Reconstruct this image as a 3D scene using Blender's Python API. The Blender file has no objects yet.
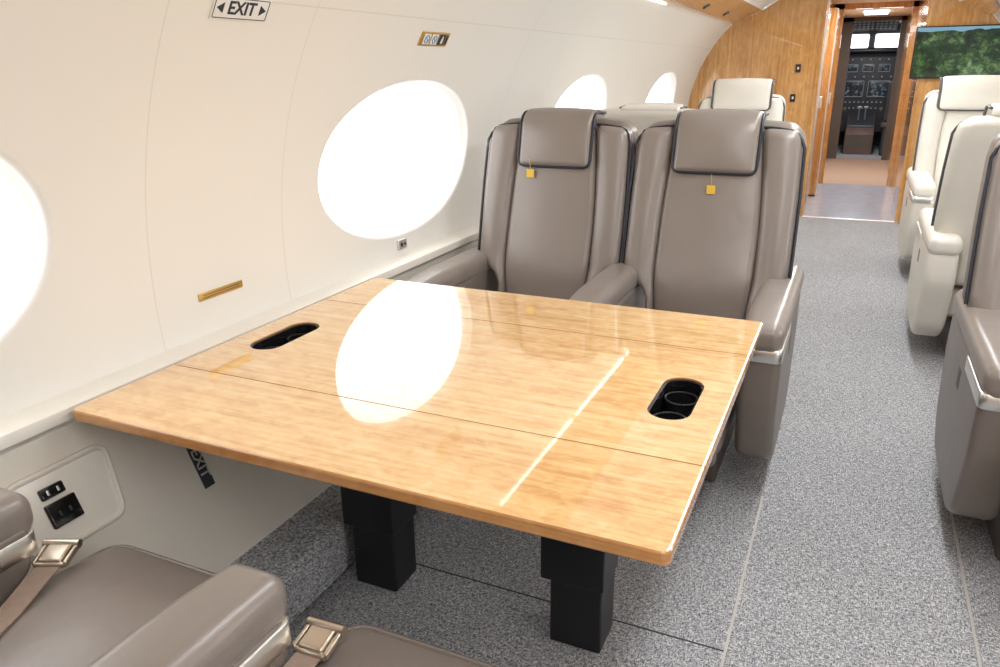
import bpy, bmesh, math, random
from mathutils import Vector, Matrix
random.seed(4)
S=bpy.context.scene
COL=S.collection
try:
    S.view_settings.view_transform='Standard'
    S.view_settings.look='None'
    S.view_settings.exposure=0.0
except Exception as e: print(e)
PI=math.pi
# ------------------------------------------------ materials
def newmat(name):
    m=bpy.data.materials.new(name); m.use_nodes=True
    nt=m.node_tree; b=nt.nodes['Principled BSDF']
    return m,nt,b
def nd(nt,t,**k):
    n=nt.nodes.new(t)
    for a,v in k.items(): setattr(n,a,v)
    return n
def ramp(nt,stops):
    r=nd(nt,'ShaderNodeValToRGB'); e=r.color_ramp.elements
    while len(e)<len(stops): e.new(.5)
    for i,(p,c) in enumerate(stops):
        e[i].position=p; e[i].color=(*c,1)
    return r
def coords(nt,scale=(1,1,1),rot=(0,0,0)):
    tc=nd(nt,'ShaderNodeTexCoord'); mp=nd(nt,'ShaderNodeMapping')
    mp.inputs['Scale'].default_value=scale; mp.inputs['Rotation'].default_value=rot
    nt.links.new(tc.outputs['Object'],mp.inputs['Vector']); return mp
def noise(nt,vec,scale,detail=3,rough=.5,dist=0):
    n=nd(nt,'ShaderNodeTexNoise'); n.inputs['Scale'].default_value=scale
    n.inputs['Detail'].default_value=detail; n.inputs['Roughness'].default_value=rough
    n.inputs['Distortion'].default_value=dist
    nt.links.new(vec.outputs[0],n.inputs['Vector']); return n
def bump(nt,b,h,strength,dist=.01):
    bp=nd(nt,'ShaderNodeBump'); bp.inputs['Strength'].default_value=strength; bp.inputs['Distance'].default_value=dist
    nt.links.new(h,bp.inputs['Height']); nt.links.new(bp.outputs[0],b.inputs['Normal'])
def simple(name,c,rough=.5,metal=0,var=.06,scale=8,bs=0,bscale=200,coat=0,spec=None,bd=.002):
    m,nt,b=newmat(name)
    mp=coords(nt); n=noise(nt,mp,scale)
    lo=tuple(x*(1-var) for x in c); hi=tuple(min(1,x*(1+var)) for x in c)
    r=ramp(nt,[(.3,lo),(.7,hi)])
    nt.links.new(n.outputs['Fac'],r.inputs[0]); nt.links.new(r.outputs[0],b.inputs['Base Color'])
    b.inputs['Roughness'].default_value=rough; b.inputs['Metallic'].default_value=metal
    b.inputs['Coat Weight'].default_value=coat; b.inputs['Coat Roughness'].default_value=.08
    if spec is not None: b.inputs['Specular IOR Level'].default_value=spec
    if bs:
        n2=noise(nt,mp,bscale,2); bump(nt,b,n2.outputs['Fac'],bs,bd)
    return m
def emis(name,c,s):
    m,nt,b=newmat(name)
    mp=coords(nt); n=noise(nt,mp,3); r=ramp(nt,[(.3,tuple(x*.98 for x in c)),(.7,c)])
    nt.links.new(n.outputs['Fac'],r.inputs[0])
    nt.links.new(r.outputs[0],b.inputs['Emission Color']); b.inputs['Emission Strength'].default_value=s
    b.inputs['Base Color'].default_value=(.8,.8,.8,1)
    return m
def srgb(r,g,b):
    f=lambda v:(v/255/12.92 if v/255<=.04045 else ((v/255+.055)/1.055)**2.4)
    return (f(r),f(g),f(b))
def leather(name,c,rough=.4):
    m,nt,b=newmat(name)
    mp=coords(nt); n=noise(nt,mp,5,4)
    r=ramp(nt,[(.3,tuple(x*.95 for x in c)),(.7,tuple(min(1,x*1.05) for x in c))])
    nt.links.new(n.outputs['Fac'],r.inputs[0]); nt.links.new(r.outputs[0],b.inputs['Base Color'])
    v=nd(nt,'ShaderNodeTexVoronoi'); v.inputs['Scale'].default_value=420
    nt.links.new(mp.outputs[0],v.inputs['Vector'])
    w=noise(nt,mp,8,2,.45,.4)
    mx=nd(nt,'ShaderNodeMath',operation='MULTIPLY_ADD'); mx.inputs[1].default_value=.04
    nt.links.new(v.outputs['Distance'],mx.inputs[0]); nt.links.new(w.outputs['Fac'],mx.inputs[2])
    bump(nt,b,mx.outputs[0],.30,.009)
    b.inputs['Roughness'].default_value=rough
    b.inputs['Specular IOR Level'].default_value=.65
    return m
def wood(name,dark,mid,light,grain='X',rough=.15,coat=1.0,fig=.3,dist=1.0,figs=1.0):
    m,nt,b=newmat(name)
    sc={'X':(1.3,60,60),'Z':(48,48,1.3),'Y':(48,1.3,48)}[grain]
    fg={'X':(12*figs,20*figs,20*figs),'Z':(22*figs,22*figs,8*figs),'Y':(20*figs,5*figs,20*figs)}[grain]
    mp=coords(nt,sc); n=noise(nt,mp,1.0,4,.6,.25)
    mp2=coords(nt,fg); n2=noise(nt,mp2,1.0,3,.6,dist)
    bigs={'X':(.8,3.2,3.2),'Z':(3.2,3.2,.8),'Y':(3.2,.8,3.2)}[grain]
    mp3=coords(nt,bigs); n3=noise(nt,mp3,1.5,2,.5,.4)
    r=ramp(nt,[(.36,dark),(.5,mid),(.62,light)])
    a=nd(nt,'ShaderNodeMath',operation='MULTIPLY'); a.inputs[1].default_value=1-fig-.2
    nt.links.new(n.outputs['Fac'],a.inputs[0])
    k=nd(nt,'ShaderNodeMath',operation='MULTIPLY_ADD'); k.inputs[1].default_value=fig
    nt.links.new(n2.outputs['Fac'],k.inputs[0]); nt.links.new(a.outputs[0],k.inputs[2])
    a2=nd(nt,'ShaderNodeMath',operation='MULTIPLY_ADD'); a2.inputs[1].default_value=.2
    nt.links.new(n3.outputs['Fac'],a2.inputs[0]); nt.links.new(k.outputs[0],a2.inputs[2])
    nt.links.new(a2.outputs[0],r.inputs[0]); nt.links.new(r.outputs[0],b.inputs['Base Color'])
    b.inputs['Roughness'].default_value=rough
    b.inputs['Coat Weight'].default_value=coat; b.inputs['Coat Roughness'].default_value=.01
    return m
def wallmat():
    m,nt,b=newmat('wall_panel_cream')
    c=srgb(234,231,224)
    mp=coords(nt); n=noise(nt,mp,2)
    r=ramp(nt,[(.3,tuple(x*.985 for x in c)),(.7,c)])
    nt.links.new(n.outputs['Fac'],r.inputs[0])
    tc=nd(nt,'ShaderNodeTexCoord'); sx=nd(nt,'ShaderNodeSeparateXYZ'); nt.links.new(tc.outputs['Object'],sx.inputs[0])
    def line(sock,pos,period,w):
        s=nd(nt,'ShaderNodeMath',operation='SUBTRACT'); s.inputs[1].default_value=pos; nt.links.new(sock,s.inputs[0])
        o=s.outputs[0]
        if period:
            p=nd(nt,'ShaderNodeMath',operation='PINGPONG'); p.inputs[1].default_value=period/2
            nt.links.new(o,p.inputs[0]); o=p.outputs[0]
        else:
            p=nd(nt,'ShaderNodeMath',operation='ABSOLUTE'); nt.links.new(o,p.inputs[0]); o=p.outputs[0]
        l=nd(nt,'ShaderNodeMath',operation='LESS_THAN'); l.inputs[1].default_value=w; nt.links.new(o,l.inputs[0])
        return l.outputs[0]
    a=line(sx.outputs['Y'],1.34-2.07*2,2.07,.002); c2=line(sx.outputs['Y'],1.85-2.07*2,2.07,.002); d=line(sx.outputs['Z'],1.57,0,.002)
    m1=nd(nt,'ShaderNodeMath',operation='MAXIMUM'); nt.links.new(a,m1.inputs[0]); nt.links.new(c2,m1.inputs[1])
    m2=nd(nt,'ShaderNodeMath',operation='MAXIMUM'); nt.links.new(m1.outputs[0],m2.inputs[0]); nt.links.new(d,m2.inputs[1])
    f=nd(nt,'ShaderNodeMath',operation='MULTIPLY'); f.inputs[1].default_value=.20; nt.links.new(m2.outputs[0],f.inputs[0])
    mx=nd(nt,'ShaderNodeMix',data_type='RGBA'); mx.inputs[7].default_value=(.35,.33,.3,1)
    nt.links.new(f.outputs[0],mx.inputs[0]); nt.links.new(r.outputs[0],mx.inputs[6]); nt.links.new(mx.outputs[2],b.inputs['Base Color'])
    n2=noise(nt,mp,500,2); bump(nt,b,n2.outputs['Fac'],.08,.001)
    b.inputs['Roughness'].default_value=.42
    return m
def carpetmat():
    m,nt,b=newmat('carpet_grey')
    mpa=coords(nt,(1,.28,1)); na=noise(nt,mpa,280,2,.55,.2)
    mpb=coords(nt,(.28,1,1)); nb=noise(nt,mpb,280,2,.55,.2)
    mp2=coords(nt,(1,1,1)); v=nd(nt,'ShaderNodeTexVoronoi'); v.inputs['Scale'].default_value=190
    nt.links.new(mp2.outputs[0],v.inputs['Vector'])
    sel=noise(nt,mp2,90,1,.5,0)
    st=nd(nt,'ShaderNodeMath',operation='GREATER_THAN'); st.inputs[1].default_value=.5; nt.links.new(sel.outputs['Fac'],st.inputs[0])
    mxn=nd(nt,'ShaderNodeMix',data_type='FLOAT')
    nt.links.new(st.outputs[0],mxn.inputs[0]); nt.links.new(na.outputs['Fac'],mxn.inputs[2]); nt.links.new(nb.outputs['Fac'],mxn.inputs[3])
    r=ramp(nt,[(.36,srgb(98,99,104)),(.5,srgb(154,154,157)),(.64,srgb(212,211,211))])
    nt.links.new(mxn.outputs[0],r.inputs[0])
    n3=noise(nt,mp2,2.5,2); r3=ramp(nt,[(.3,(.93,.93,.93)),(.7,(1,1,1))]); nt.links.new(n3.outputs['Fac'],r3.inputs[0])
    mx=nd(nt,'ShaderNodeMix',data_type='RGBA',blend_type='MULTIPLY'); mx.inputs[0].default_value=1
    nt.links.new(r.outputs[0],mx.inputs[6]); nt.links.new(r3.outputs[0],mx.inputs[7]); nt.links.new(mx.outputs[2],b.inputs['Base Color'])
    ad=nd(nt,'ShaderNodeMath',operation='ADD'); nt.links.new(mxn.outputs[0],ad.inputs[0]); nt.links.new(v.outputs['Distance'],ad.inputs[1])
    bump(nt,b,ad.outputs[0],.35,.003)
    b.inputs['Roughness'].default_value=.95; b.inputs['Specular IOR Level'].default_value=.1
    return m
M={}
M['wall']=wallmat()
M['lower']=simple('lower_panel_beige',srgb(216,209,197),.45,var=.02,bs=.1,bscale=300)
M['ledge']=simple('ledge_cream',srgb(230,225,215),.3,var=.02)
M['reveal']=simple('window_reveal',srgb(234,232,227),.5,var=.02)
M['carpet']=carpetmat()
M['ceil']=simple('ceiling_cream',srgb(236,234,229),.6,var=.02)
M['taupe']=leather('taupe_leather',srgb(132,122,115),.30)
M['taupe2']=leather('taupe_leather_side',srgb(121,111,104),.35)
M['cream']=leather('cream_leather',srgb(226,221,211),.38)
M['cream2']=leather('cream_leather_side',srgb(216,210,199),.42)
M['pipe']=simple('dark_piping',srgb(34,37,48),.35)
M['pipe_c']=simple('cream_piping',srgb(80,78,80),.4)
M['base']=simple('seat_base_brown',srgb(92,82,74),.5)
M['table']=wood('table_veneer',srgb(208,156,100),srgb(230,188,132),srgb(241,209,158),'X',.06,1,.36,.7,1.7)
M['tedge']=wood('table_edge_wood',srgb(160,106,58),srgb(188,134,80),srgb(206,154,98),'X',.2,1)
M['wood']=wood('bulkhead_veneer',srgb(172,116,62),srgb(200,148,88),srgb(218,170,110),'Z',.14,.8,.34,1.0,1.2)
M['woody']=wood('valance_veneer',srgb(184,132,80),srgb(208,156,100),srgb(224,178,122),'Y',.2,.6)
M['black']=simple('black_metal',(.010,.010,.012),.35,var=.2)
M['blackg']=simple('black_gloss',(.01,.01,.011),.12,var=.2)
M['metal']=simple('brushed_nickel',srgb(232,230,226),.34,1,var=.05)
M['chrome']=simple('buckle_metal',srgb(206,194,178),.33,1,var=.05)
M['gold']=simple('gold_plate',srgb(205,168,98),.3,.7,var=.08)
M['belt']=simple('belt_webbing',srgb(150,130,116),.75,var=.1,scale=60,bs=.4,bscale=400)
M['white']=simple('sign_white',(.8,.8,.78),.4,var=.02)
M['ink']=simple('sign_ink',(.03,.03,.035),.5)
M['blue']=simple('icon_blue',srgb(120,150,180),.5)
M['yellow']=simple('yellow_tag',srgb(225,185,70),.5)
M['seam']=simple('floor_seam',srgb(184,179,171),.5)
M['pane']=emis('window_daylight',(.97,.985,1),2.5)
M['pane2']=emis('window_daylight_sunny_side',(.95,.98,1),5.2)  # unseen right-hand panes, glow raised to fill the cabin with light
M['led']=emis('led_strip',(1,.98,.95),4.0)
M['ceillight']=emis('ceiling_light_panel',(.97,.98,1),5.4)  # glow of the added overhead fill panels
M['vinyl']=simple('galley_floor',srgb(176,181,194),.2,var=.05)
M['brown']=simple('entry_carpet_brown',srgb(170,144,124),.9,var=.1,scale=60)
M['cockpit']=simple('cockpit_dark',srgb(48,50,56),.5,var=.15)
M['pedestal']=simple('cockpit_pedestal',srgb(100,76,68),.5,var=.15)
M['knob']=simple('cockpit_knobs',srgb(170,170,175),.4)
def screenmat():
    m,nt,b=newmat('cockpit_display'); mp=coords(nt); n=noise(nt,mp,22,4)
    r=ramp(nt,[(.45,(.01,.012,.02)),(.58,(.04,.09,.14)),(.66,(.3,.32,.3))]); nt.links.new(n.outputs['Fac'],r.inputs[0])
    nt.links.new(r.outputs[0],b.inputs['Emission Color']); b.inputs['Emission Strength'].default_value=.5
    b.inputs['Base Color'].default_value=(.01,.01,.01,1); b.inputs['Roughness'].default_value=.15; return m
M['disp']=screenmat()
def tvmat():
    m,nt,b=newmat('monitor_picture'); mp=coords(nt,(1,1,1.2)); n=noise(nt,mp,16,8,.78,.5)
    n2=noise(nt,mp,3.6,3,.6,.5)
    r=ramp(nt,[(.40,srgb(10,26,16)),(.50,srgb(30,60,32)),(.57,srgb(90,124,68)),(.68,srgb(170,190,165))])
    av=nd(nt,'ShaderNodeMath',operation='MULTIPLY_ADD'); av.inputs[1].default_value=.6
    s2=nd(nt,'ShaderNodeMath',operation='MULTIPLY'); s2.inputs[1].default_value=.4; nt.links.new(n2.outputs['Fac'],s2.inputs[0])
    nt.links.new(n.outputs['Fac'],av.inputs[0]); nt.links.new(s2.outputs[0],av.inputs[2]); nt.links.new(av.outputs[0],r.inputs[0])
    tc=nd(nt,'ShaderNodeTexCoord'); sx=nd(nt,'ShaderNodeSeparateXYZ'); nt.links.new(tc.outputs['Object'],sx.inputs[0])
    j=nd(nt,'ShaderNodeMath',operation='MULTIPLY_ADD'); j.inputs[1].default_value=.10; nt.links.new(n2.outputs['Fac'],j.inputs[0]); nt.links.new(sx.outputs['Z'],j.inputs[2])
    g=nd(nt,'ShaderNodeMath',operation='GREATER_THAN'); g.inputs[1].default_value=.43; nt.links.new(j.outputs[0],g.inputs[0])
    mx=nd(nt,'ShaderNodeMix',data_type='RGBA'); mx.inputs[7].default_value=(*srgb(135,180,205),1)
    nt.links.new(g.outputs[0],mx.inputs[0]); nt.links.new(r.outputs[0],mx.inputs[6])
    nt.links.new(mx.outputs[2],b.inputs['Emission Color']); b.inputs['Emission Strength'].default_value=.8
    b.inputs['Base Color'].default_value=(.01,.015,.015,1); b.inputs['Roughness'].default_value=.08; return m
M['tv']=tvmat()
# ------------------------------------------------ helpers
def link(o,parent=None):
    COL.objects.link(o)
    if parent: o.parent=parent
    return o
def finish(name,bm,mat,parent=None,smooth=True,angle=40):
    bmesh.ops.remove_doubles(bm,verts=bm.verts,dist=1e-5)
    bmesh.ops.recalc_face_normals(bm,faces=bm.faces)
    me=bpy.data.meshes.new(name); bm.to_mesh(me); bm.free()
    me.materials.append(mat)
    if smooth:
        for p in me.polygons: p.use_smooth=True
        try: me.set_sharp_from_angle(angle=math.radians(angle))
        except Exception as e: pass
    return link(bpy.data.objects.new(name,me),parent)
def empty(name,loc=(0,0,0),rz=0):
    o=bpy.data.objects.new(name,None); o.empty_display_size=.1; COL.objects.link(o); o.location=loc; o.rotation_euler=(0,0,rz); return o
def tag(o,label,cat,group=None):
    o['label']=label; o['category']=cat
    if group: o['group']=group
    return o
def struct(o): o['kind']='structure'; return o
def axis_pts(h,r,n,m):
    L=[h-r + r*math.tan(PI/4*i/n) for i in range(n+1)]
    inner=[-(h-r)+2*(h-r)*i/m for i in range(1,m)]
    return [-x for x in reversed(L)]+inner+L
def rbox(bm,c,half,r,fn=None,n=3,m=6):
    r=min(r,min(half)*.999)
    if isinstance(m,int): m=(m,m,m)
    A=[axis_pts(half[i],r,n,m[i]) for i in range(3)]
    cache={}
    def V(p):
        k=tuple(round(x,6) for x in p)
        if k in cache: return cache[k]
        core=[max(-(half[i]-r),min(half[i]-r,p[i])) for i in range(3)]
        d=Vector([p[i]-core[i] for i in range(3)])
        q=Vector(core)+d.normalized()*r if d.length>1e-9 else Vector(p)
        q=q+Vector(c)
        if fn: q=Vector(fn(*q))
        v=bm.verts.new(q); cache[k]=v; return v
    for ax in range(3):
        u,w=[i for i in range(3) if i!=ax]
        for s in (-1,1):
            for i in range(len(A[u])-1):
                for j in range(len(A[w])-1):
                    ps=[]
                    for (a,b) in ((i,j),(i+1,j),(i+1,j+1),(i,j+1)):
                        p=[0,0,0]; p[ax]=s*half[ax]; p[u]=A[u][a]; p[w]=A[w][b]; ps.append(V(p))
                    try: bm.faces.new(ps)
                    except ValueError: pass
def box(bm,x0,x1,y0,y1,z0,z1):
    vs=[bm.verts.new((x,y,z)) for x in (x0,x1) for y in (y0,y1) for z in (z0,z1)]
    for f in ((0,1,3,2),(4,6,7,5),(0,4,5,1),(2,3,7,6),(0,2,6,4),(1,5,7,3)): bm.faces.new([vs[i] for i in f])
def prism(bm,poly,a0,a1,axis='Z',bev=0,seg=3,alledges=False):
    def P(u,v,a): return {'Z':(u,v,a),'X':(a,u,v),'Y':(u,a,v)}[axis]
    n=len(poly)
    b0=[bm.verts.new(P(u,v,a0)) for u,v in poly]; b1=[bm.verts.new(P(u,v,a1)) for u,v in poly]
    f0=bm.faces.new(b0); f1=bm.faces.new(list(reversed(b1)))
    sides=[bm.faces.new([b0[i],b1[i],b1[(i+1)%n],b0[(i+1)%n]]) for i in range(n)]
    if bev:
        bmesh.ops.recalc_face_normals(bm,faces=bm.faces)
        es=set(f0.edges)|set(f1.edges)
        if alledges:
            for f in sides: es|=set(f.edges)
        bmesh.ops.bevel(bm,geom=list(es),offset=bev,segments=seg,profile=.5,affect='EDGES',clamp_overlap=True)
def roundpoly(pts,r,n=6):
    out=[]; N=len(pts)
    for i in range(N):
        p0=Vector(pts[i-1]); p=Vector(pts[i]); p1=Vector(pts[(i+1)%N])
        rr=r[i] if isinstance(r,(list,tuple)) else r
        if rr<=0: out.append(tuple(p)); continue
        a=(p0-p).normalized(); b=(p1-p).normalized()
        A=p+a*rr; B=p+b*rr
        for k in range(n+1):
            t=k/n; q=A*(1-t)**2+p*2*t*(1-t)+B*t*t; out.append(tuple(q))
    return out
def stadium(cx,cy,w,l,n=14):
    r=w/2; s=l/2-r; out=[]
    for k in range(n+1):
        a=PI*k/n; out.append((cx+r*math.cos(a),cy+s+r*math.sin(a)))
    for k in range(n+1):
        a=PI+PI*k/n; out.append((cx+r*math.cos(a),cy-s+r*math.sin(a)))
    return out
def tube(bm,pts,r,closed=False,seg=8,flat=None):
    pts=[Vector(p) for p in pts]; n=len(pts); rings=[]
    for i,p in enumerate(pts):
        if closed: t=(pts[(i+1)%n]-pts[i-1]).normalized()
        else: t=(pts[min(n-1,i+1)]-pts[max(0,i-1)]).normalized()
        ref=Vector((0,1,0)) if abs(t.y)<.9 else Vector((0,0,1))
        a=t.cross(ref).normalized(); b=t.cross(a).normalized()
        rings.append([bm.verts.new(p+(a*math.cos(2*PI*k/seg)+b*math.sin(2*PI*k/seg))*r) for k in range(seg)])
    for i in range(n if closed else n-1):
        A=rings[i];B=rings[(i+1)%n]
        best=min(range(seg),key=lambda s:(A[0].co-B[s].co).length)
        d1=(A[1].co-B[(best+1)%seg].co).length; d2=(A[1].co-B[(best-1)%seg].co).length
        sg=1 if d1<=d2 else -1
        for k in range(seg): bm.faces.new([A[k],A[(k+1)%seg],B[(best+sg*(k+1))%seg],B[(best+sg*k)%seg]])
    if not closed:
        bm.faces.new(rings[0]); bm.faces.new(list(reversed(rings[-1])))
def cyl(bm,c,r,h,axis='Z',seg=24,r2=None):
    r2=r if r2 is None else r2
    def P(a,rr,t):
        u,v=rr*math.cos(a),rr*math.sin(a)
        return {'Z':(c[0]+u,c[1]+v,c[2]+t),'X':(c[0]+t,c[1]+u,c[2]+v),'Y':(c[0]+u,c[1]+t,c[2]+v)}[axis]
    A=[bm.verts.new(P(2*PI*k/seg,r,0)) for k in range(seg)]; B=[bm.verts.new(P(2*PI*k/seg,r2,h)) for k in range(seg)]
    for k in range(seg): bm.faces.new([A[k],A[(k+1)%seg],B[(k+1)%seg],B[k]])
    bm.faces.new(A); bm.faces.new(B)
def strip(profile,y0,y1,ny=1):
    bm=bmesh.new(); rows=[]
    for (x,z) in profile:
        rows.append([bm.verts.new((x,y0+(y1-y0)*j/ny,z)) for j in range(ny+1)])
    for i in range(len(rows)-1):
        for j in range(ny): bm.faces.new([rows[i][j],rows[i][j+1],rows[i+1][j+1],rows[i+1][j]])
    return bm
def textmesh(s,size,mat,parent,name='lettering',ext=.0006,matrix=None):
    cu=bpy.data.curves.new('txt','FONT'); cu.body=s; cu.size=size; cu.align_x='CENTER'; cu.align_y='CENTER'; cu.extrude=ext; cu.offset=size*.02
    t=bpy.data.objects.new('txt',cu); COL.objects.link(t)
    dg=bpy.context.evaluated_depsgraph_get(); dg.update()
    me=bpy.data.meshes.new_from_object(t.evaluated_get(dg)); COL.objects.unlink(t); bpy.data.objects.remove(t)
    me.materials.clear(); me.materials.append(mat)
    o=link(bpy.data.objects.new(name,me),parent)
    if matrix: o.matrix_local=matrix
    return o
def sstep(a,b,x):
    t=max(0,min(1,(x-a)/(b-a))); return t*t*(3-2*t)
# ------------------------------------------------ shell
R2=1.35**2; MC0=-.30
def xl(z): return -.25-math.sqrt(R2-(z-.85)**2)
def xr(z): return MC0-xl(z)
YB,YF=-1.5,8.0
TC=[.49,2.56,4.63,6.70]; WC=[.545,2.57,4.64,6.76]; HW=1.035; ZC=1.08; HH=.38; WA,WB=.548,.298
EXP=2.1
def sup(t):
    c,s=math.cos(t),math.sin(t)
    return (math.copysign(abs(c)**(2/EXP),c),math.copysign(abs(s)**(2/EXP),s))
def build_wall(X,name):
    bm=bmesh.new()
    for tcn,yc in zip(TC,WC):
        hp=tcn+HW-yc; hn=yc-(tcn-HW)
        N=96; ANG=[2*PI*k/N for k in range(N)]
        thp=math.atan(abs(HH/WB/(hp/WA))**(EXP/2)); thn=math.atan(abs(HH/WB/(hn/WA))**(EXP/2))
        ANG=sorted(ANG+[thp,2*PI-thp,PI-thn,PI+thn])
        rings=[]
        K=10
        for k in range(K+1):
            t=k/K; ring=[]
            for th in ANG:
                c,s=sup(th); ey,ez=WA*c,WB*s
                hw=hp if ey>0 else hn
                sc=min(hw/abs(ey) if abs(ey)>1e-9 else 1e9, HH/abs(ez) if abs(ez)>1e-9 else 1e9)
                f=1+(sc-1)*t
                y=yc+ey*f; z=ZC+ez*f
                ring.append(bm.verts.new((X(z),y,z)))
            rings.append(ring)
        n=len(ANG)
        for k in range(K):
            for i in range(n): bm.faces.new([rings[k][i],rings[k][(i+1)%n],rings[k+1][(i+1)%n],rings[k+1][i]])
    def grid(y0,y1,z0,z1,nz):
        ny=max(1,int((y1-y0)/.2)); rows=[]
        for i in range(nz+1):
            z=z0+(z1-z0)*i/nz
            rows.append([bm.verts.new((X(z),y0+(y1-y0)*j/ny,z)) for j in range(ny+1)])
        for i in range(nz):
            for j in range(ny): bm.faces.new([rows[i][j],rows[i][j+1],rows[i+1][j+1],rows[i+1][j]])
    grid(YB,TC[0]-HW,ZC-HH,ZC+HH,16); grid(TC[-1]+HW,YF,ZC-HH,ZC+HH,16)
    grid(YB,YF,ZC+HH,1.80,14)
    return struct(finish(name,bm,M['wall'],angle=60))
build_wall(xl,'wall_left'); build_wall(xr,'wall_right')
def build_window(X,sgn,yc,idx):
    bm=bmesh.new(); rings=[]; N=96
    prof=[(0,0),(.005,.0006),(.010,.0025),(.014,.006),(.016,.011),(.018,.026),(.023,.032),(.026,.045),(.030,.062)]
    for (sh,dp) in prof:
        ring=[]
        for i in range(N):
            c,s=sup(2*PI*i/N); y=yc+(WA-sh)*c; z=ZC+(WB-sh*.75)*s
            ring.append(bm.verts.new((X(z)+sgn*dp,y,z)))
        rings.append(ring)
    for k in range(len(rings)-1):
        for i in range(N): bm.faces.new([rings[k][i],rings[k][(i+1)%N],rings[k+1][(i+1)%N],rings[k+1][i]])
    w=struct(finish('window_%d'%idx,bm,M['reveal'],angle=60))
    bm=bmesh.new(); c0=bm.verts.new((X(ZC)+sgn*.056,yc,ZC)); rg=[]
    for rr in (.5,1.0):
        rg.append([bm.verts.new((X(ZC+(WB-.018)*rr*sup(2*PI*i/N)[1])+sgn*.056,yc+(WA-.025)*rr*sup(2*PI*i/N)[0],ZC+(WB-.018)*rr*sup(2*PI*i/N)[1])) for i in range(N)])
    for i in range(N):
        bm.faces.new([c0,rg[0][i],rg[0][(i+1)%N]]); bm.faces.new([rg[0][i],rg[1][i],rg[1][(i+1)%N],rg[0][(i+1)%N]])
    finish('pane',bm,M['pane'] if sgn<0 else M['pane2'],w)
for i,y in enumerate(WC):
    build_window(xl,-1,y,i+1); build_window(xr,1,y,i+5)
ledge=[(xl(.70)-.01,.712),(-1.575,.703),(-1.540,.700),(-1.533,.696),(-1.531,.688),(-1.533,.668),(-1.545,.658),(-1.562,.655),(-1.562,.64)]
lower=[(-1.562,.64),(-1.555,.60),(-1.37,.17)]
def mir(p): return [(MC0-x,z) for x,z in p]
for i,(p,f) in enumerate(((ledge,1),(mir(ledge),2))):
    struct(finish('trim_%d'%f,strip(p,YB,YF),M['ledge'],angle=35))
for nm,p in (('wall_lower_left',lower),('wall_lower_right',mir(lower))):
    struct(finish(nm,strip(p,YB,YF),M['lower'],angle=30))
step=[(-1.40,.17),(-1.235,.165),(-1.213,.158),(-1.203,.140),(-1.205,.020)]
for nm,p in (('baseboard_left',step),('baseboard_right',mir(step))):
    struct(finish(nm,strip(p,YB,YF),M['carpet'],angle=80))
for nm,p in (('baseboard_toe_left',[(-1.205,.020),(-1.222,.019),(-1.222,0)]),('baseboard_toe_right',mir([(-1.205,.020),(-1.222,.019),(-1.222,0)]))):  # black strip stands in for the shadow line at the step's foot
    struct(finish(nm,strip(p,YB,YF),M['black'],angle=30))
bm=bmesh.new(); box(bm,-1.45,1.15,YB,YF,-.05,0); struct(finish('floor',bm,M['carpet'],smooth=False))
for i,(x,y0,y1) in enumerate(((-.14,-.4,2.45),(.44,-.4,2.9))):
    bm=bmesh.new(); box(bm,x-.0035,x+.0035,y0,y1,0,.002); struct(finish('trim_%d'%(10+i),bm,M['seam'],smooth=False))
bm=bmesh.new(); box(bm,-1.2,-.14,1.64,1.644,0,.0015); struct(finish('trim_12',bm,M['cockpit'],smooth=False))
val=[(-1.217,1.792),(-1.17,1.795),(-1.05,1.86),(-.95,1.90)]
ce=[(-.95,1.90),(-.93,1.93),(-.7,2.05),(-.45,2.09),(.15,2.09),(.4,2.05),(.63,1.93),(.65,1.90)]
struct(finish('ceiling',strip(ce,YB,YF),M['ceil'],angle=50))
struct(finish('trim_3',strip(val,YB,YF),M['woody'])); struct(finish('trim_4',strip(mir(val),YB,YF),M['woody']))
ti=30
for sg in (0,1):
    y=YB+.1
    while y<5.0:
        p=[(-1.210,1.779),(-1.201,1.788)]
        if sg: p=mir(p)
        struct(finish('trim_%d'%ti,strip(p,y,min(y+.93,5.2)),M['led'],smooth=False)); ti+=1
        y+=1.0
for k,y in enumerate((5.2,6.1,7.0)):
    r=empty('reading_light',(-1.12,y,1.822),0); tag(r,['small round reading light in the wood valance, nearest the table','small round reading light in the wood valance, middle one','small round reading light in the wood valance, nearest the bulkhead'][k],'reading light','valance reading lights')
    r.rotation_euler=(0,math.radians(-28),0)
    bm=bmesh.new(); cyl(bm,(0,0,-.008),.028,.010,'Z',20); finish('rim',bm,M['black'],r)
    bm=bmesh.new(); cyl(bm,(0,0,-.011),.014,.004,'Z',16); finish('lens',bm,M['metal'],r)
for k,y in enumerate((-.6,1.6,3.8,6.0)):  # out-of-view panels added as overhead fill for the cabin
    r=empty('ceiling_light',(.15,y+.5,2.088)); 
    tag(r,['flush ceiling light panel over the rear seats','flush ceiling light panel over the aisle beside the table','flush ceiling light panel over the aisle ahead of the table','flush ceiling light panel nearest the wood bulkhead'][k],'ceiling light','ceiling light panels')
    bm=bmesh.new(); prism(bm,roundpoly([(-.09,-.75),(.09,-.75),(.09,.75),(-.09,.75)],.03),-.012,0,'Z'); finish('diffuser',bm,M['ceillight'],r,smooth=False)
    bm=bmesh.new()
    tube(bm,[(u,v,-.008) for u,v in roundpoly([(-.095,-.755),(.095,-.755),(.095,.755),(-.095,.755)],.03)],.008,True); finish('frame',bm,M['metal'],r)
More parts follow.
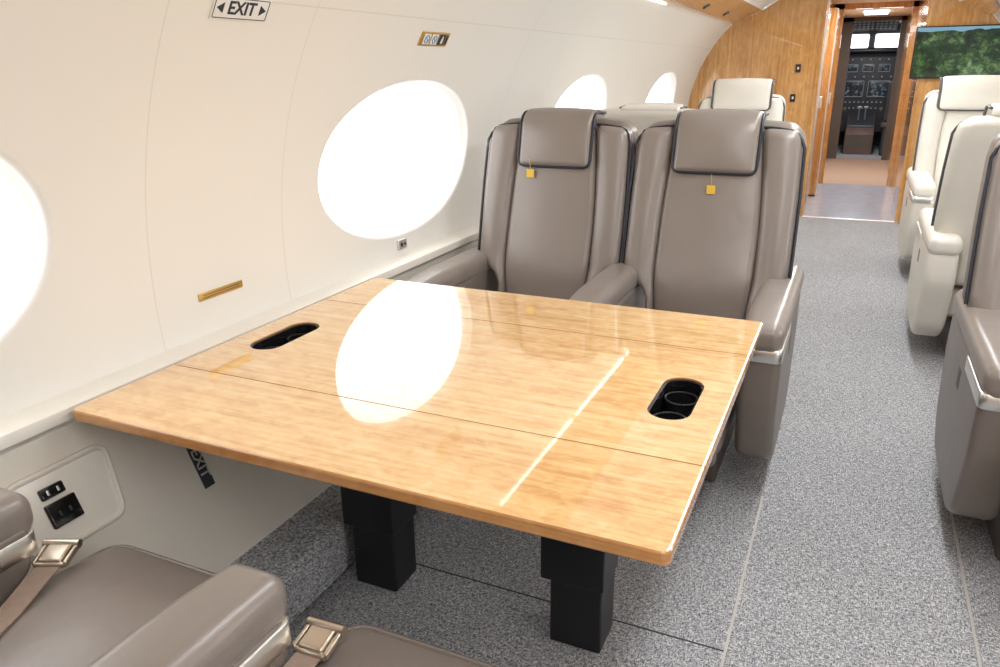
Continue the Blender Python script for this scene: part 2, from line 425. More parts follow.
def bulk(name,y,x0,x1,mat,th=.04,zt=2.09,cut=True):
    def clipx(x,z): return max(x0,min(x1,x))
    prof=[(-1.37,0.0),(-1.37,.17),(-1.56,.64),(xl(.7),.7)]+[(xl(.7+.1*k),.7+.1*k) for k in range(1,11)]+[(-1.217,1.79),(-.95,1.9),(-.7,2.05),(-.45,2.09)]
    full=prof+[(MC0-a,b) for a,b in reversed(prof)]
    out=[]
    for a,b in full: 
        q=(clipx(a,b),b)
        if not out or (abs(q[0]-out[-1][0])>1e-6 or abs(q[1]-out[-1][1])>1e-6): out.append(q)
    bm=bmesh.new(); prism(bm,out,y,y+th,'Y'); return struct(finish(name,bm,mat,smooth=False))
DX0,DX1=-.42,.45
bulk('wall_front_left',YF,-2,DX0,M['wood']); bulk('wall_front_right',YF,DX1,2,M['wood'])
bulk('wall_back',YB-.04,-2,2,M['wood'])
bm=bmesh.new(); box(bm,DX0,DX1,7.97,8.03,0,.006); struct(finish('trim_20',bm,M['metal'],smooth=False))
bm=bmesh.new(); box(bm,-1.2,1.2,8.03,10.5,-.05,0.0); struct(finish('floor_galley',bm,M['vinyl'],smooth=False))
bm=bmesh.new(); box(bm,-1.2,1.2,10.5,13.6,-.05,0.001); struct(finish('floor_entry',bm,M['brown'],smooth=False))
bm=bmesh.new(); box(bm,-1.2,1.2,13.6,16,-.05,0.001); struct(finish('floor_cockpit',bm,M['carpet'],smooth=False))
bm=bmesh.new(); box(bm,-1.2,1.2,8.04,13.5,2.09,2.12); struct(finish('ceiling_corridor',bm,M['ceil'],smooth=False))
bm=bmesh.new(); box(bm,-1.2,1.2,13.5,16,2.09,2.12); struct(finish('ceiling_cockpit',bm,M['cockpit'],smooth=False))
for nm,xa,xb in (('wall_corridor_left',DX0-.05,DX0),('wall_corridor_right',DX1,DX1+.05)):
    bm=bmesh.new()
    for (ya,yb) in ((8.04,9.2),(9.24,10.5),(11.7,13.5)): box(bm,xa,xb,ya,yb,0,2.09)
    struct(finish(nm,bm,M['wood'],smooth=False))
for nm,xa,xb in (('wall_entry_left',DX0-.5,DX0-.46),('wall_entry_right',DX1+.46,DX1+.5)):
    bm=bmesh.new(); box(bm,xa,xb,10.4,11.8,0,2.09); struct(finish(nm,bm,M['ledge'],smooth=False))
for i,(y,il,ir) in enumerate(((8.0,.03,.03),(10.5,.10,.05),(13.5,.16,.06))):
    bm=bmesh.new(); box(bm,DX0,DX0+il,y-.01,y+.07,0,2.09); box(bm,DX1-ir,DX1,y-.01,y+.07,0,2.09); box(bm,DX0,DX1,y-.01,y+.07,2.03,2.09)
    struct(finish('door_%d'%(i+1),bm,M['wood'] if i<2 else M['base'],smooth=False))
for k,y in enumerate((8.8,12.3)):  # glowing panels added to light the corridor and entry
    bm=bmesh.new(); rbox(bm,(.03,y,2.085),(.15,.35,.012),.01); tag(finish('ceiling_light',bm,M['ceillight']),['light panel on the galley corridor ceiling','light panel on the entry ceiling before the cockpit'][k],'ceiling light')
for k,y in enumerate((8.55,9.75)):
    r=empty('galley_cabinet',(DX0,y,0)); tag(r,['tall wood cabinet just inside the bulkhead doorway on the left','tall wood cabinet further down the corridor on the left'][k],'cabinet','corridor cabinets')
    dp=.03+.04*k
    bm=bmesh.new(); rbox(bm,(dp/2,0,1.0),(dp/2,.40,.98),.006); finish('door',bm,M['wood'],r)
    bm=bmesh.new(); box(bm,dp-.001,dp+.004,-.385,-.300,.05,1.95); finish('edge_strip',bm,M['cockpit'],r,smooth=False)
    bm=bmesh.new(); box(bm,dp-.001,dp+.012,-.40,-.388,.02,1.97); finish('edge_trim',bm,M['metal'],r,smooth=False)
    bm=bmesh.new(); rbox(bm,(dp+.008,.22,1.05),(.01,.012,.06),.006); finish('handle',bm,M['metal'],r)
def cockpit():
    bm=bmesh.new(); box(bm,-1.15,-1.1,13.6,16,0,2.09); box(bm,1.15,1.2,13.6,16,0,2.09); box(bm,-1.15,1.2,15.95,16,0,2.09); struct(finish('wall_cockpit',bm,M['cockpit'],smooth=False))
    r=empty('instrument_panel',(.03,15.2,0)); tag(r,'dark cockpit instrument panel with displays at end of corridor','instrument panel')
    bm=bmesh.new(); prism(bm,[(0,.3),(0,1.2),(.06,1.6),(.5,1.62),(.5,.3)],-1.0,1.0,'X',.02); finish('body',bm,M['cockpit'],r,angle=30)
    bm=bmesh.new(); rbox(bm,(0,.1,1.64),(.98,.22,.035),.03); finish('glareshield',bm,M['black'],r)
    def disp(x,z,w,h,y):
        bm=bmesh.new(); rbox(bm,(x,y,z),(w,.012,h),.01); s=finish('display',bm,M['disp'],r)
        bm=bmesh.new(); tube(bm,[(x+u,y-.013,z+v) for u,v in roundpoly([(-w,-h),(w,-h),(w,h),(-w,h)],.015)],.005,True); finish('bezel',bm,M['knob'],s)
    for k in range(4): disp(-.6+.4*k,1.02,.165,.13,-.005)
    for k in range(5): disp(-.5+.25*k,1.36,.085,.06,.012)
    bm=bmesh.new(); cyl(bm,(0,0,0),.014,.04,'Y',8); k0=None
    pos=[(-.75+.07*k,-.03+(.05 if k%2 else .0),1.22+.28*(k%2)) for k in range(22)]+[(-.5+.07*k,-.03,.80) for k in range(14)]+[(-.5+.07*k,-.03,.70) for k in range(14)]
    for k,p in enumerate(pos):
        if k0 is None: k0=finish('knob',bm,M['knob'],r); k0.location=p
        else:
            o=k0.copy(); link(o); o.parent=r; o.location=p
    r=empty('throttle_pedestal',(.03,14.6,0)); tag(r,'brown centre pedestal with throttle levers between pilot seats','pedestal')
    bm=bmesh.new(); prism(bm,[(-.35,0),(-.35,.32),(-.2,.42),(.55,.62),(.55,0)],-.22,.22,'X',.02); finish('body',bm,M['pedestal'],r,angle=30)
    bm=bmesh.new(); prism(bm,[(-.18,.435),(-.16,.46),(.53,.645),(.54,.62)],-.19,.19,'X'); finish('control_top',bm,M['cockpit'],r,smooth=False)
    bm=bmesh.new(); box(bm,-.18,.18,-.355,-.345,.12,.28); finish('drawer',bm,M['base'],r,smooth=False)
    for k in range(2):
        bm=bmesh.new(); tube(bm,[(-.05+.1*k,.1,.50),(-.05+.1*k,.0,.72)],.012); rbox(bm,(-.05+.1*k,-.01,.74),(.035,.02,.02),.015); finish('throttle_lever',bm,M['knob'],r)
    r=empty('overhead_panel',(.03,14.6,0)); tag(r,'dark overhead switch panel above cockpit windshield','overhead panel')
    bm=bmesh.new(); prism(bm,[(-.5,2.085),(.5,1.95),(.7,2.085)],-.35,.35,'X'); finish('body',bm,M['cockpit'],r,smooth=False)
    s0=None
    for k in range(10):
        for j in range(4):
            yy=-.35+j*.2; p=(-.28+.065*k,yy,2.085-.135*(yy+.5)-.006)
            if s0 is None:
                bm=bmesh.new(); box(bm,-.016,.016,-.025,.025,-.008,.008); s0=finish('switch',bm,M['knob'],r,smooth=False); s0.location=p
            else:
                o=s0.copy(); link(o); o.parent=r; o.location=p
    for k,(a,b) in enumerate(((-.85,-.02),(.08,.9))):
        bm=bmesh.new(); prism(bm,roundpoly([(a,1.70),(b,1.70),(b-(.08 if k else 0),1.93),(a+(0 if k else .08),1.93)],.03),15.90,15.94,'Y'); struct(finish('window_%d'%(9+k),bm,M['pane'],smooth=False))
    for k,x in enumerate((-.50,.56)):
        r=empty('pilot_seat',(x,14.35,0)); tag(r,['dark pilot seat on the left of the cockpit','dark pilot seat on the right of the cockpit'][k],'seat','pilot seats')
        bm=bmesh.new(); rbox(bm,(0,0,.25),(.2,.2,.25),.03); finish('base',bm,M['cockpit'],r)
        bm=bmesh.new(); rbox(bm,(0,0,.5),(.24,.25,.06),.05); finish('seat_cushion',bm,M['base'],r)
        bm=bmesh.new(); rbox(bm,(0,-.22,.85),(.23,.06,.32),.05); finish('backrest',bm,M['cockpit'],r)
        bm=bmesh.new(); rbox(bm,(0,-.22,1.26),(.13,.05,.08),.04); finish('headrest',bm,M['base'],r)
        for q in (-1,1):
            bm=bmesh.new(); rbox(bm,(q*.255,-.02,.72),(.025,.18,.03),.02); finish('armrest',bm,M['base'],r)
cockpit()
r=empty('wall_monitor',(.365,7.98,1.29)); tag(r,'wide flat monitor showing green trees on the right wood bulkhead','monitor')
bm=bmesh.new(); rbox(bm,(.38,0,.21),(.39,.018,.215),.006); finish('frame',bm,M['black'],r)
bm=bmesh.new(); box(bm,.0,.76,-.0195,-.0175,.005,.415); finish('screen',bm,M['tv'],r,smooth=False)
for k,(x,z) in enumerate(((-.58,1.385),(-.60,1.12))):
    r=empty('switch_plate',(x,7.99,z)); tag(r,['upper black switch plate on the left wood bulkhead','lower black switch plate on the left wood bulkhead'][k],'switch','bulkhead switches')
    bm=bmesh.new(); rbox(bm,(0,0,0),(.022,.008,.035),.004); finish('plate',bm,M['black'],r)
    bm=bmesh.new(); rbox(bm,(0,-.01,.0),(.008,.006,.012),.003); finish('button',bm,M['metal'],r)
# ------------------------------------------------ seats (local: faces -Y, origin on floor)
def rec(z): return .10+.17*(z-.45)/.75
MC={}
def part(key,name,build,mat,parent):
    k=(key,mat.name)
    if k in MC:
        o=bpy.data.objects.new(name,MC[k]); link(o,parent)
    else:
        bm=bmesh.new(); build(bm); o=finish(name,bm,mat,parent,angle=50); MC[k]=o.data
    return o
def outer(z):
    w=.212+.103*sstep(.55,.66,z)
    w-=.006*(sstep(.9,1.15,z))
    if z>1.11: w-=.022*((z-1.11)/.09)**2
    return w
def cw(z):
    t=(z-.44)/.73
    return .170+.022*math.sin(PI*max(0,min(1,t*1.0)))-.012*t
def b_shell(bm): rbox(bm,(0,0,.80),(.31,.065,.41),.045,lambda x,y,z:(x/.31*outer(z),y+rec(z)+.095,z-.012*(x/.31)**4*max(0,(z-.9)/.3)),n=4,m=(8,2,16))
def b_center(bm):
    def f(x,y,z):
        w=cw(z)/.165
        b=.014*(1-(x/.18)**2)
        lum=.018*math.exp(-((z-.62)/.13)**2)
        return (x*w, y+rec(z)+.045-(b+lum if y<0 else 0), z)
    rbox(bm,(0,0,.805),(.165,.05,.365),.020,f,n=4,m=(10,2,14))
def b_bolster(s):
    def g(bm):
        def f(x,y,z):
            k=(abs(x)-.15)/.155
            inner=cw(z)-.002; o=outer(z)-.004
            xx=s*(inner+(o-inner)*k)
            b=.020*math.sin(PI*max(0,min(1,k)))+.010*k+.008*math.exp(-((z-.7)/.2)**2)
            return (xx, y+rec(z)+.05-(b if y<0 else 0), z-.010*k*max(0,(z-.9)/.3))
        rbox(bm,(s*.2275,0,.814),(.0775,.055,.376),.030,f,n=4,m=(6,2,18))
    return g
def hpath(s,dz):
    L1=.165; r=.05; L2=PI/2*r*.9
    z0=1.022+dz; ty=.17/.75; tn=math.hypot(1,ty); uy,uz=ty/tn,1/tn
    a0=math.atan2(uz,uy)
    y=rec(1.022)-.012; z=z0
    if s<=L1: return (y+uy*s,z+uz*s,a0)
    y+=uy*L1; z+=uz*L1; q=min(s-L1,L2)/r
    a=a0-q
    cy=y+r*math.sin(a0); cz=z-r*math.cos(a0)
    y2=cy-r*math.sin(a); z2=cz+r*math.cos(a)
    if s>L1+L2:
        d=s-L1-L2; y2+=math.cos(a)*d; z2+=math.sin(a)*d
    return (y2,z2,a)
HL=.345
def b_head(dz):
    def g(bm):
        def f(x,y,z):
            py,pz,a=hpath(y,dz)
            front=1-sstep(.13,.24,y)
            bul=(.008+.014*front)*(1-(x/.155)**2)*math.sin(PI*max(0,min(1,y/HL)))**.5 if z>0 else 0
            t=z+bul
            return (x, py-math.sin(a)*t, pz+math.cos(a)*t)
        rbox(bm,(0,HL/2,0),(.153,HL/2,.024),.020,f,n=4,m=(8,18,1))
    return g
def b_headpipe(dz):
    def g(bm):
        def pt(x,s,t=.014):
            py,pz,a=hpath(s,dz); return (x,py-math.sin(a)*t,pz+math.cos(a)*t)
        ss=[HL-.02-(HL-.05)*k/16 for k in range(17)]
        L=[(-.1555,s) for s in ss]+[(-.153,.018),(-.144,.006),(-.13,.001)]+[(-.13+.26*k/8,.0) for k in range(1,8)]+[(.13,.001),(.144,.006),(.153,.018)]+[(.1555,s) for s in reversed(ss)]
        tube(bm,[pt(x,s) for x,s in L],.006,False)
    return g
def b_backpipe(side):
    def g(bm):
        L=(.665,.70,.74,.78,.85,.95,1.05,1.09,1.12)
        A=[(-outer(z)-.001,z) for z in L]+[(-.298,1.148),(-.284,1.168),(-.26,1.180),(-.2,1.188),(-.16,1.190)]
        tube(bm,[(x*-side,rec(z)-.004+.010*max(0,(z-1.12)/.06),z) for x,z in A],.006,False)
    return g
def b_cush(bm):
    def f(x,y,z):
        b=.022*(1-(x/.25)**2)*(1-((y+.23)/.34)**2) if z>.42 else 0
        return (x,y,z+b-(.02*max(0,(-.42-y)/.13) if z>.42 else 0))
    rbox(bm,(0,-.23,.415),(.252,.34,.068),.045,f,n=4,m=(8,10,2))
def b_cushpipe(bm):
    P=roundpoly([(-.243,-.555),(.243,-.555),(.243,.09),(-.243,.09)],.05)
    tube(bm,[(x,y,.466-.012*max(0,(-.42-y)/.13)) for x,y in P],.005,True)
def b_frame(bm): rbox(bm,(0,-.15,.28),(.248,.32,.075),.03)
def b_base(bm): rbox(bm,(0,-.03,.105),(.17,.25,.105),.015)
def b_legrest(bm): rbox(bm,(0,-.47,.27),(.235,.03,.10),.025)
def b_pad(bm):
    def f(x,y,z):
        return (x*(1-.10*max(0,(-.25-y)/.17)),y,z-.012*max(0,(-.2-y)/.22)**2)
    rbox(bm,(0,-.015,.617),(.067,.41,.048),.038,f,n=5,m=(2,10,2))
FULL=[(-.41,.59),(.38,.59),(.395,.44),(.32,.20),(.22,.11),(-.22,.10),(-.33,.16),(-.40,.38)]
SHORT=[(-.40,.59),(.38,.59),(.38,.44),(-.30,.44),(-.39,.50)]
def b_panel(full):
    P=FULL if full else SHORT
    def g(bm): prism(bm,roundpoly(P,.04 if full else .02,5),-.062,.062,'X',.028,5)
    return g
def b_strip(bm):
    prism(bm,roundpoly([(-.0632,-.4125),(.0632,-.4125),(.0632,-.10),(-.0632,-.10)],[.026,.026,.002,.002],6),.529,.573,'Z',.0008,1)
def b_recline(bm): rbox(bm,(.0,-.02,.47),(.0628,.03,.035),.004,n=2,m=2)
def b_tag(bm):
    tube(bm,[(0,rec(1.02)-.05,1.03),(0,rec(1.0)-.028,.99)],.0015); prism(bm,[(-.016,.955),(.016,.955),(.016,.987),(-.016,.987)],rec(.98)-.030,rec(.98)-.027,'Y')
def ribbon(bm,pts,w,side,th=.003):
    pts=[Vector(p) for p in pts]; side=Vector(side).normalized(); rows=[]
    for p in pts:
        rows.append([bm.verts.new(p-side*w/2),bm.verts.new(p+side*w/2),bm.verts.new(p+side*w/2+Vector((0,0,th))),bm.verts.new(p-side*w/2+Vector((0,0,th)))])
    for i in range(len(rows)-1):
        for k in range(4): bm.faces.new([rows[i][k],rows[i][(k+1)%4],rows[i+1][(k+1)%4],rows[i+1][k]])
    bm.faces.new(rows[0]); bm.faces.new(rows[-1])
def make_seat(x,y,facing,kind,label,arms,group,dz=0,tagged=None,belt=None,base_dx=0,cush=(0,.205),hw=1.0,scale=None):
    rz=0 if facing=='aft' else PI
    s=1 if facing=='aft' else -1
    r=empty('cabin_seat',(x,y,0),rz); tag(r,label,'seat',group)
    if scale: r.scale=scale
    A,B,P=(M['taupe'],M['taupe2'],M['pipe']) if kind=='taupe' else (M['cream'],M['cream2'],M['pipe_c'])
    o=part('base','base',b_base,M['base'],r); o.location.x=base_dx*s
    cx,ch=cush; cx*=s
    for key,nm,bf,mt in (('frame','seat_frame',b_frame,B),('legrest','leg_rest',b_legrest,B),('cush','seat_cushion',b_cush,A)):
        c=part(key,nm,bf,mt,r); c.location.x=cx; c.scale.x=ch/.252
    part('cpipe','piping',b_cushpipe,B,c)
    sh=part('shell','back_shell',b_shell,B,r)
    for q in (-1,1): part('bpipe%d'%q,'piping',b_backpipe(q),P,sh)
    part('center','backrest',b_center,A,r)
    for q in (-1,1): part('bol%d'%q,'bolster',b_bolster(q),A,r)
    h=part('head%.2f'%dz,'headrest',b_head(dz),A,r); part('hp%.2f'%dz,'piping',b_headpipe(dz),P,h); h.scale.x=hw
    if tagged:
        o=part('tag','tag',b_tag,M['yellow'],r); o.location=(tagged[0]*s,0,tagged[1])
    for side in (-1,1):
        kd=arms.get(side*s)
        if not kd: continue
        kd,off=kd
        a=part('panel'+kd,'side_panel',b_panel(kd=='full'),B,r); a.location.x=side*off
        p=part('pad','armrest',b_pad,A,r); p.location.x=side*off
        part('strip','trim_strip',b_strip,M['metal'],a)
        if kd=='full': part('recl','recline_button_panel',b_recline,M['base'],a)
    if belt:
        pts,side,bpos,brot=belt
        bm=bmesh.new(); ribbon(bm,pts,.046,side); be=finish('seat_belt',bm,M['belt'],r,angle=60)
        bm=bmesh.new()
        rbox(bm,(0,0,.008),(.036,.032,.007),.006,n=2,m=2)
        rbox(bm,(0,-.006,.019),(.031,.030,.008),.007,n=3,m=2)
        tube(bm,[(-.046,.032,.018),(.046,.032,.018)],.0125,seg=12)
        tube(bm,[(-.038,-.036,.012),(.038,-.036,.012)],.008,seg=10)
        rbox(bm,(-.040,-.002,.014),(.005,.036,.009),.004,n=2,m=2); rbox(bm,(.040,-.002,.014),(.005,.036,.009),.004,n=2,m=2)
        b=finish('buckle',bm,M['chrome'],be); b.location=bpos; b.rotation_euler=(math.radians(10),0,brot); b.scale=(.76,.76,.76)
    return r
G1='taupe leather cabin seats'; G2='cream leather cabin seats'
YS=2.75; PX0,PX1=-1.115,-.475
LA={-1:('short',.325)}; RA={-1:('full',.310),1:('full',.288)}; SA={-1:('full',.272),1:('short',.272)}
make_seat(PX0,YS,'aft','taupe','taupe leather seat facing the table, beside the big oval window',LA,G1,tagged=(-.095,.025),base_dx=.09,cush=(0,.245))
make_seat(PX1,YS,'aft','taupe','taupe leather seat facing the table, on the aisle side',RA,G1,tagged=(0,-.005),cush=(-.02,.225))
make_seat(.705,2.62,'aft','taupe','taupe leather seat across the aisle at the right edge',{-1:('full',.257),1:('short',.272)},G1)
YN=.36
def loc(x,wx,wy,z): return (-(wx-x),-(wy-YN),z)
def beltfor(x,w0,w1,zt=.503):
    p=[]; n=10
    for i in range(n+1):
        t=i/n; wx=w0[0]+(w1[0]-w0[0])*t; wy=w0[1]+(w1[1]-w0[1])*t
        p.append(loc(x,wx,wy,zt+.003*math.sin(t*9)))
    d=Vector(p[-1])-Vector(p[0]); side=Vector((-d.y,d.x,0))
    e=Vector(p[0]); brot=math.atan2(d.y,d.x)+PI/2
    return (p,side,(e.x,e.y,zt+.002),brot)
make_seat(PX0,YN,'fwd','taupe','taupe leather seat in bottom left corner beside the wall outlets',{-1:('short',.292)},G1,belt=beltfor(PX0,(-1.325,.785),(-1.20,.50)),base_dx=.09,cush=(.01,.235))
make_seat(PX1,YN,'fwd','taupe','taupe leather seat at the bottom edge, nearest the camera',{-1:('full',.316),1:('full',.27)},G1,belt=beltfor(PX1,(-.705,.80),(-.685,.45)),cush=(-.02,.235))
YC=4.35
make_seat(-.97,YC,'fwd','cream','cream seat back-to-back behind the taupe pair, only its top showing',{-1:('short',.272),1:('full',.272)},G2,dz=-.02)
make_seat(.725,4.40,'fwd','cream','cream seat on the right of the aisle with its back to the taupe seat',SA,G2,dz=.01,hw=1.3,scale=(1.06,1.12,.985))
make_seat(-.82,5.9,'aft','cream','cream seat with tall headrest in front of the left wood bulkhead',{-1:('full',.272),1:('full',.272)},G2,dz=.07,hw=1.35)
make_seat(.735,6.15,'aft','cream','cream seat below the wall monitor, right of the aisle, facing back',SA,G2,dz=.05,hw=1.45,scale=(1.06,1.12,1.02))
# ------------------------------------------------ table
TX0,TX1,TY0,TY1=-1.517,-.178,.995,2.225; C1,C2=1.292,1.92; ZT=.70; TH=.028
r=empty('conference_table',(-.845,1.56,0)); tag(r,'glossy honey wood table with folding leaves and two black pedestal legs','table')
ox,oy=-.845,1.56
def leaf(name,y0,y1,corn,holes=()):
    g=.0018
    P=[(TX0-ox,y0-oy+g),(TX1-ox,y0-oy+g),(TX1-ox,y1-oy-g),(TX0-ox,y1-oy-g)]
    P=roundpoly(P,[.02 if c else 0 for c in corn],6)
    bm=bmesh.new(); prism(bm,P,ZT-TH,ZT,'Z',.0)
    bmesh.ops.recalc_face_normals(bm,faces=bm.faces)
    es=[]
    for e in bm.edges:
        a,b=e.verts
        if abs(a.co.z-b.co.z)>1e-6: continue
        ym=(a.co.y+b.co.y)/2+oy; horiz=abs(a.co.y-b.co.y)<1e-6 and abs(a.co.x-b.co.x)>.1
        isjoint=horiz and (abs(ym-C1)<.01 or abs(ym-C2)<.01)
        if not isjoint: es.append(e)
    bmesh.ops.bevel(bm,geom=es,offset=.006,segments=3,profile=.5,affect='EDGES',clamp_overlap=True)
    o=finish(name,bm,M['table'],r,smooth=False)
    o.data.materials.append(M['tedge'])
    for p in o.data.polygons:
        if abs(p.normal.z)<.8: p.material_index=1
    if holes:
        for (hx,hy) in holes:
            bm=bmesh.new(); prism(bm,stadium(hx-ox,hy-oy,.094,.245),ZT-.1,ZT+.1,'Z'); 
            c=finish('cutter',bm,M['tedge'],None,smooth=False); c.location=(ox,oy,0)
            md=o.modifiers.new('b','BOOLEAN'); md.object=c; md.operation='DIFFERENCE'; md.solver='EXACT'
            bpy.context.view_layer.update()
            dg=bpy.context.evaluated_depsgraph_get(); me=bpy.data.meshes.new_from_object(o.evaluated_get(dg))
            o.modifiers.clear(); o.data=me; bpy.data.objects.remove(c)
    for p in o.data.polygons: p.use_smooth=False
    return o
HOL=((-1.397,1.585),(-.295,1.585))
leaf('table_leaf',TY0,C1,(1,1,0,0)); leaf('table_top',C1,C2,(0,0,0,0),HOL); leaf('table_leaf',C2,TY1,(0,0,1,1))
for hx,hy in HOL:
    bm=bmesh.new()
    rim=stadium(hx-ox,hy-oy,.096,.247); inn=stadium(hx-ox,hy-oy,.084,.235)
    n=len(rim)
    rows=[[bm.verts.new((u,v,z)) for u,v in poly] for poly,z in ((rim,ZT-.004),(inn,ZT-.006),(inn,ZT-.075))]
    for k in range(2):
        for i in range(n): bm.faces.new([rows[k][i],rows[k][(i+1)%n],rows[k+1][(i+1)%n],rows[k+1][i]])
    bm.faces.new(rows[2])
    ho=finish('cup_holder',bm,M['blackg'],r,angle=50)
    for q in (-1,1):
        bm=bmesh.new(); cyl(bm,(hx-ox,hy-oy+q*.062,ZT-.074),.038,.045,'Z',28); 
        for f in list(bm.faces):
            if len(f.verts)>4 and f.calc_center_median().z>ZT-.04: bm.faces.remove(f)
        tube(bm,[(hx-ox+.038*math.cos(a*PI/12),hy-oy+q*.062+.038*math.sin(a*PI/12),ZT-.029) for a in range(24)],.003,True)
        finish('cup_ring',bm,M['black'],ho)
bm=bmesh.new(); box(bm,-1.30-ox,-.37-ox,1.15-oy,2.05-oy,ZT-TH-.02,ZT-TH-.001); finish('support_frame',bm,M['black'],r,smooth=False)
for xc in (-1.095,-.495):
    bm=bmesh.new(); rbox(bm,(xc-ox,1.56-oy,.24),(.068,.058,.24),.006); L=finish('leg',bm,M['black'],r)
    bm=bmesh.new(); prism(bm,roundpoly([(xc-.092-ox,.19),(xc-.092-ox,ZT-TH-.02),(xc+.073-ox,ZT-TH-.02),(xc+.073-ox,.19)],.006),1.495-oy,1.625-oy,'Y',.004); finish('sleeve',bm,M['black'],L)
# ------------------------------------------------ wall signs and fittings
def frame_at(y,z,inset=0):
    n=Vector((-.25-xl(z),0,.85-z)).normalized(); u=Vector((0,1,0)); v=n.cross(u)
    p=Vector((xl(z),y,z))+n*inset
    return Matrix(((u.x,v.x,n.x,p.x),(u.y,v.y,n.y,p.y),(u.z,v.z,n.z,p.z),(0,0,0,1)))
def lower_at(y,z,inset=0):
    n=Vector((.43,0,.185)).normalized(); u=Vector((0,1,0)); v=n.cross(u)
    x=-1.555+.185*(.60-z)/.43; p=Vector((x,y,z))+n*inset
    return Matrix(((u.x,v.x,n.x,p.x),(u.y,v.y,n.y,p.y),(u.z,v.z,n.z,p.z),(0,0,0,1)))
def tri(bm,pts,z0=.0015,z1=.0025): prism(bm,pts,z0,z1,'Z')
r=empty('exit_sign'); r.matrix_world=frame_at(1.562,1.550,.001); tag(r,'white EXIT sign with arrows high on the cabin wall','sign')
bm=bmesh.new(); rbox(bm,(0,0,.001),(.096,.030,.002),.0015,n=2,m=1); finish('plate',bm,M['white'],r)
textmesh('EXIT',.046,M['ink'],r,'lettering',matrix=Matrix.Translation((0,0,.0035)))
for s in (-1,1):
    bm=bmesh.new(); tri(bm,[(s*.062,.013),(s*.084,0),(s*.062,-.013)],.003,.004); finish('arrow',bm,M['ink'],r,smooth=False)
bm=bmesh.new(); tube(bm,[(u,v,.003) for u,v in roundpoly([(-.091,-.025),(.091,-.025),(.091,.025),(-.091,.025)],.004)],.0012,True,6); finish('border',bm,M['ink'],r)
r=empty('icon_sign'); r.matrix_world=frame_at(2.56,1.51,.001); tag(r,'small gold plate with three passenger icons above the big oval window','sign')
bm=bmesh.new(); rbox(bm,(0,0,.001),(.10,.026,.003),.002,n=2,m=1); finish('plate',bm,M['gold'],r)
for k,x in enumerate((-.06,-.005,.05)):
    bm=bmesh.new(); rbox(bm,(x,0,.0045),(.022,.019,.0008),.0005,n=1,m=1); ic=finish('icon',bm,M['ink'] if k==2 else M['white'],r)
    bm=bmesh.new()
    if k<2:
        tube(bm,[(x+.014*math.cos(a*PI/12),.014*math.sin(a*PI/12),.006) for a in range(24)],.0018,True,6); tube(bm,[(x-.010,.010,.006),(x+.010,-.010,.006)],.0016,False,6)
    else:
        rbox(bm,(x,-.004,.006),(.006,.010,.0008),.0005,n=1,m=1); cyl(bm,(x,.010,.0052),.004,.001,'Z',12)
    finish('symbol',bm,M['blue'] if k<2 else M['white'],ic)
bm=bmesh.new(); rbox(bm,(.085,0,.005),(.006,.018,.0008),.0005,n=1,m=1); finish('switch',bm,M['ink'],r)
r=empty('wall_placard'); r.matrix_world=frame_at(1.565,.815,.001); tag(r,'narrow gold placard on the wall below the windows','sign')
bm=bmesh.new(); rbox(bm,(0,0,.001),(.085,.011,.002),.0015,n=2,m=1); finish('plate',bm,M['gold'],r)
bm=bmesh.new()
for k in range(2): box(bm,-.07,.07,.0025-.007*k,.004-.007*k,.003,.0034)
finish('print',bm,M['ink'],r,smooth=False)
r=empty('wall_jack'); r.matrix_world=frame_at(2.53,.752,.001); tag(r,'small grey jack on the wall under the big oval window','jack')
bm=bmesh.new(); rbox(bm,(0,0,.004),(.030,.020,.006),.004,n=2,m=1); finish('plate',bm,M['metal'],r)
for q,(u,rad) in enumerate(((-.01,.008),(.014,.005))):
    bm=bmesh.new(); cyl(bm,(u,0,.008),rad,.004,'Z',20); finish('socket',bm,M['ink'],r)
r=empty('exit_sign'); r.matrix_world=lower_at(1.29,.435,.001) @ Matrix.Rotation(-PI/2,4,'Z'); tag(r,'dark sideways EXIT sign on the lower wall under the table','sign')
bm=bmesh.new(); rbox(bm,(0,0,.001),(.080,.017,.002),.0015,n=2,m=1); finish('plate',bm,M['ink'],r)
textmesh('EXIT',.040,M['metal'],r,'lettering',matrix=Matrix.Translation((.012,0,.0035)))
r=empty('outlet_panel'); r.matrix_world=lower_at(.965,.495,.001); tag(r,'cream wall panel with black power sockets beside the bottom left seat','outlet panel')
P=roundpoly([(-.135,-.085),(.085,-.085),(.11,.085),(-.135,.085)],.03)
bm=bmesh.new(); prism(bm,P,0,.002,'Z',.001,2); finish('plate',bm,M['ledge'],r)
bm=bmesh.new(); tube(bm,[(u,v,.002) for u,v in P],.0075,True,8); finish('rim',bm,M['lower'],r)
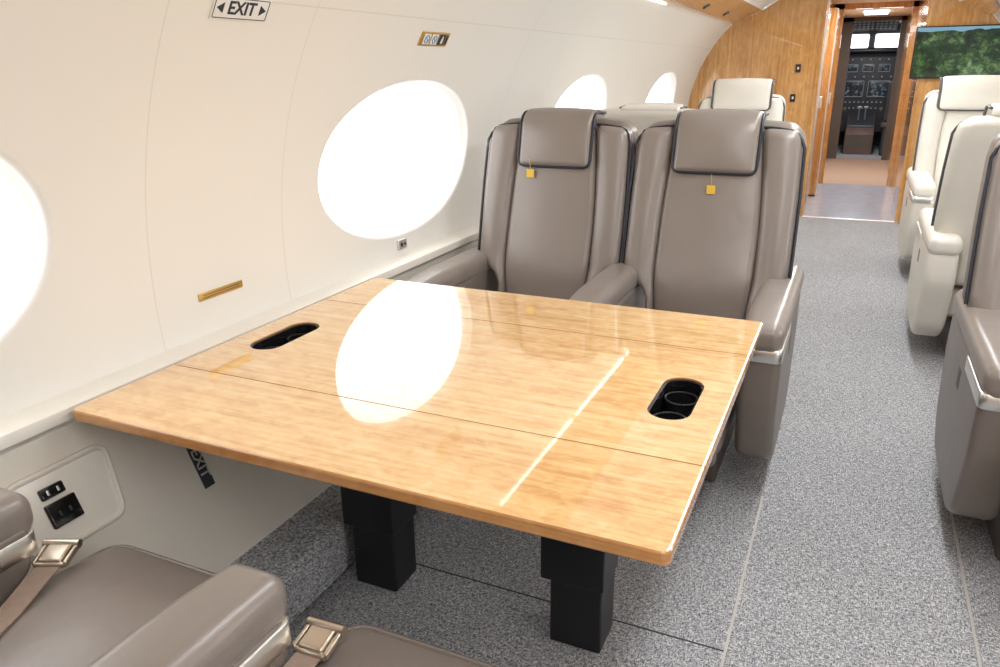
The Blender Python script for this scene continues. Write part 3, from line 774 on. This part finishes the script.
for k,(u,v,w,h) in enumerate(((-.045,.040,.028,.013),(-.04,-.012,.036,.028))):
    bm=bmesh.new(); rbox(bm,(u,v,.005),(w,h,.006),.004,n=2,m=1); s=finish('socket',bm,M['blackg'],r)
    for q in (-1,1):
        bm=bmesh.new(); rbox(bm,(u+q*.012,v,.0115),(.003,.006,.001),.0008,n=1,m=1); finish('slot',bm,M['ink'] if k else M['metal'],s)
# ------------------------------------------------ fill lamps, added to brighten cabin, corridor and cockpit
def area(name,loc,rot,sx,sy,e,c=(.96,.985,1)):
    l=bpy.data.lights.new(name,'AREA'); l.shape='RECTANGLE'; l.size=sx; l.size_y=sy; l.energy=e; l.color=c
    o=bpy.data.objects.new(name,l); COL.objects.link(o); o.location=loc; o.rotation_euler=rot; return o
area('ceiling_lamp',(.15,-.2,2.06),(0,0,0),.25,1.6,19)
area('ceiling_lamp',(.15,3.0,2.06),(0,0,0),.25,3.0,32)
area('ceiling_lamp',(.05,6.3,2.06),(0,0,0),.3,2.4,24)
area('corridor_lamp',(.03,9.2,2.04),(0,0,0),.3,1.5,20)
area('entry_lamp',(.03,11.5,2.04),(0,0,0),.3,1.5,30)  # added to brighten the entry floor
area('cockpit_lamp',(.03,14.2,2.0),(0,0,0),.3,.3,10)
w=bpy.data.worlds.new('World'); S.world=w; w.use_nodes=True
w.node_tree.nodes['Background'].inputs[0].default_value=(.9,.95,1,1); w.node_tree.nodes['Background'].inputs[1].default_value=1.0
# ------------------------------------------------ camera
X=Vector((.9098,.4153,-.0121)); D=Vector((.1258,-.3032,-.9446)); F=Vector((-.3956,.8577,-.3279))
F.normalize(); X=(X-F*X.dot(F)).normalized(); U=X.cross(F).normalized()
cam=bpy.data.cameras.new('Camera'); co=bpy.data.objects.new('Camera',cam); COL.objects.link(co)
cam.sensor_width=36; cam.lens=27.29; cam.clip_start=.01
co.matrix_world=Matrix(((X.x,U.x,-F.x,0),(X.y,U.y,-F.y,0),(X.z,U.z,-F.z,1.4),(0,0,0,1)))
S.camera=co
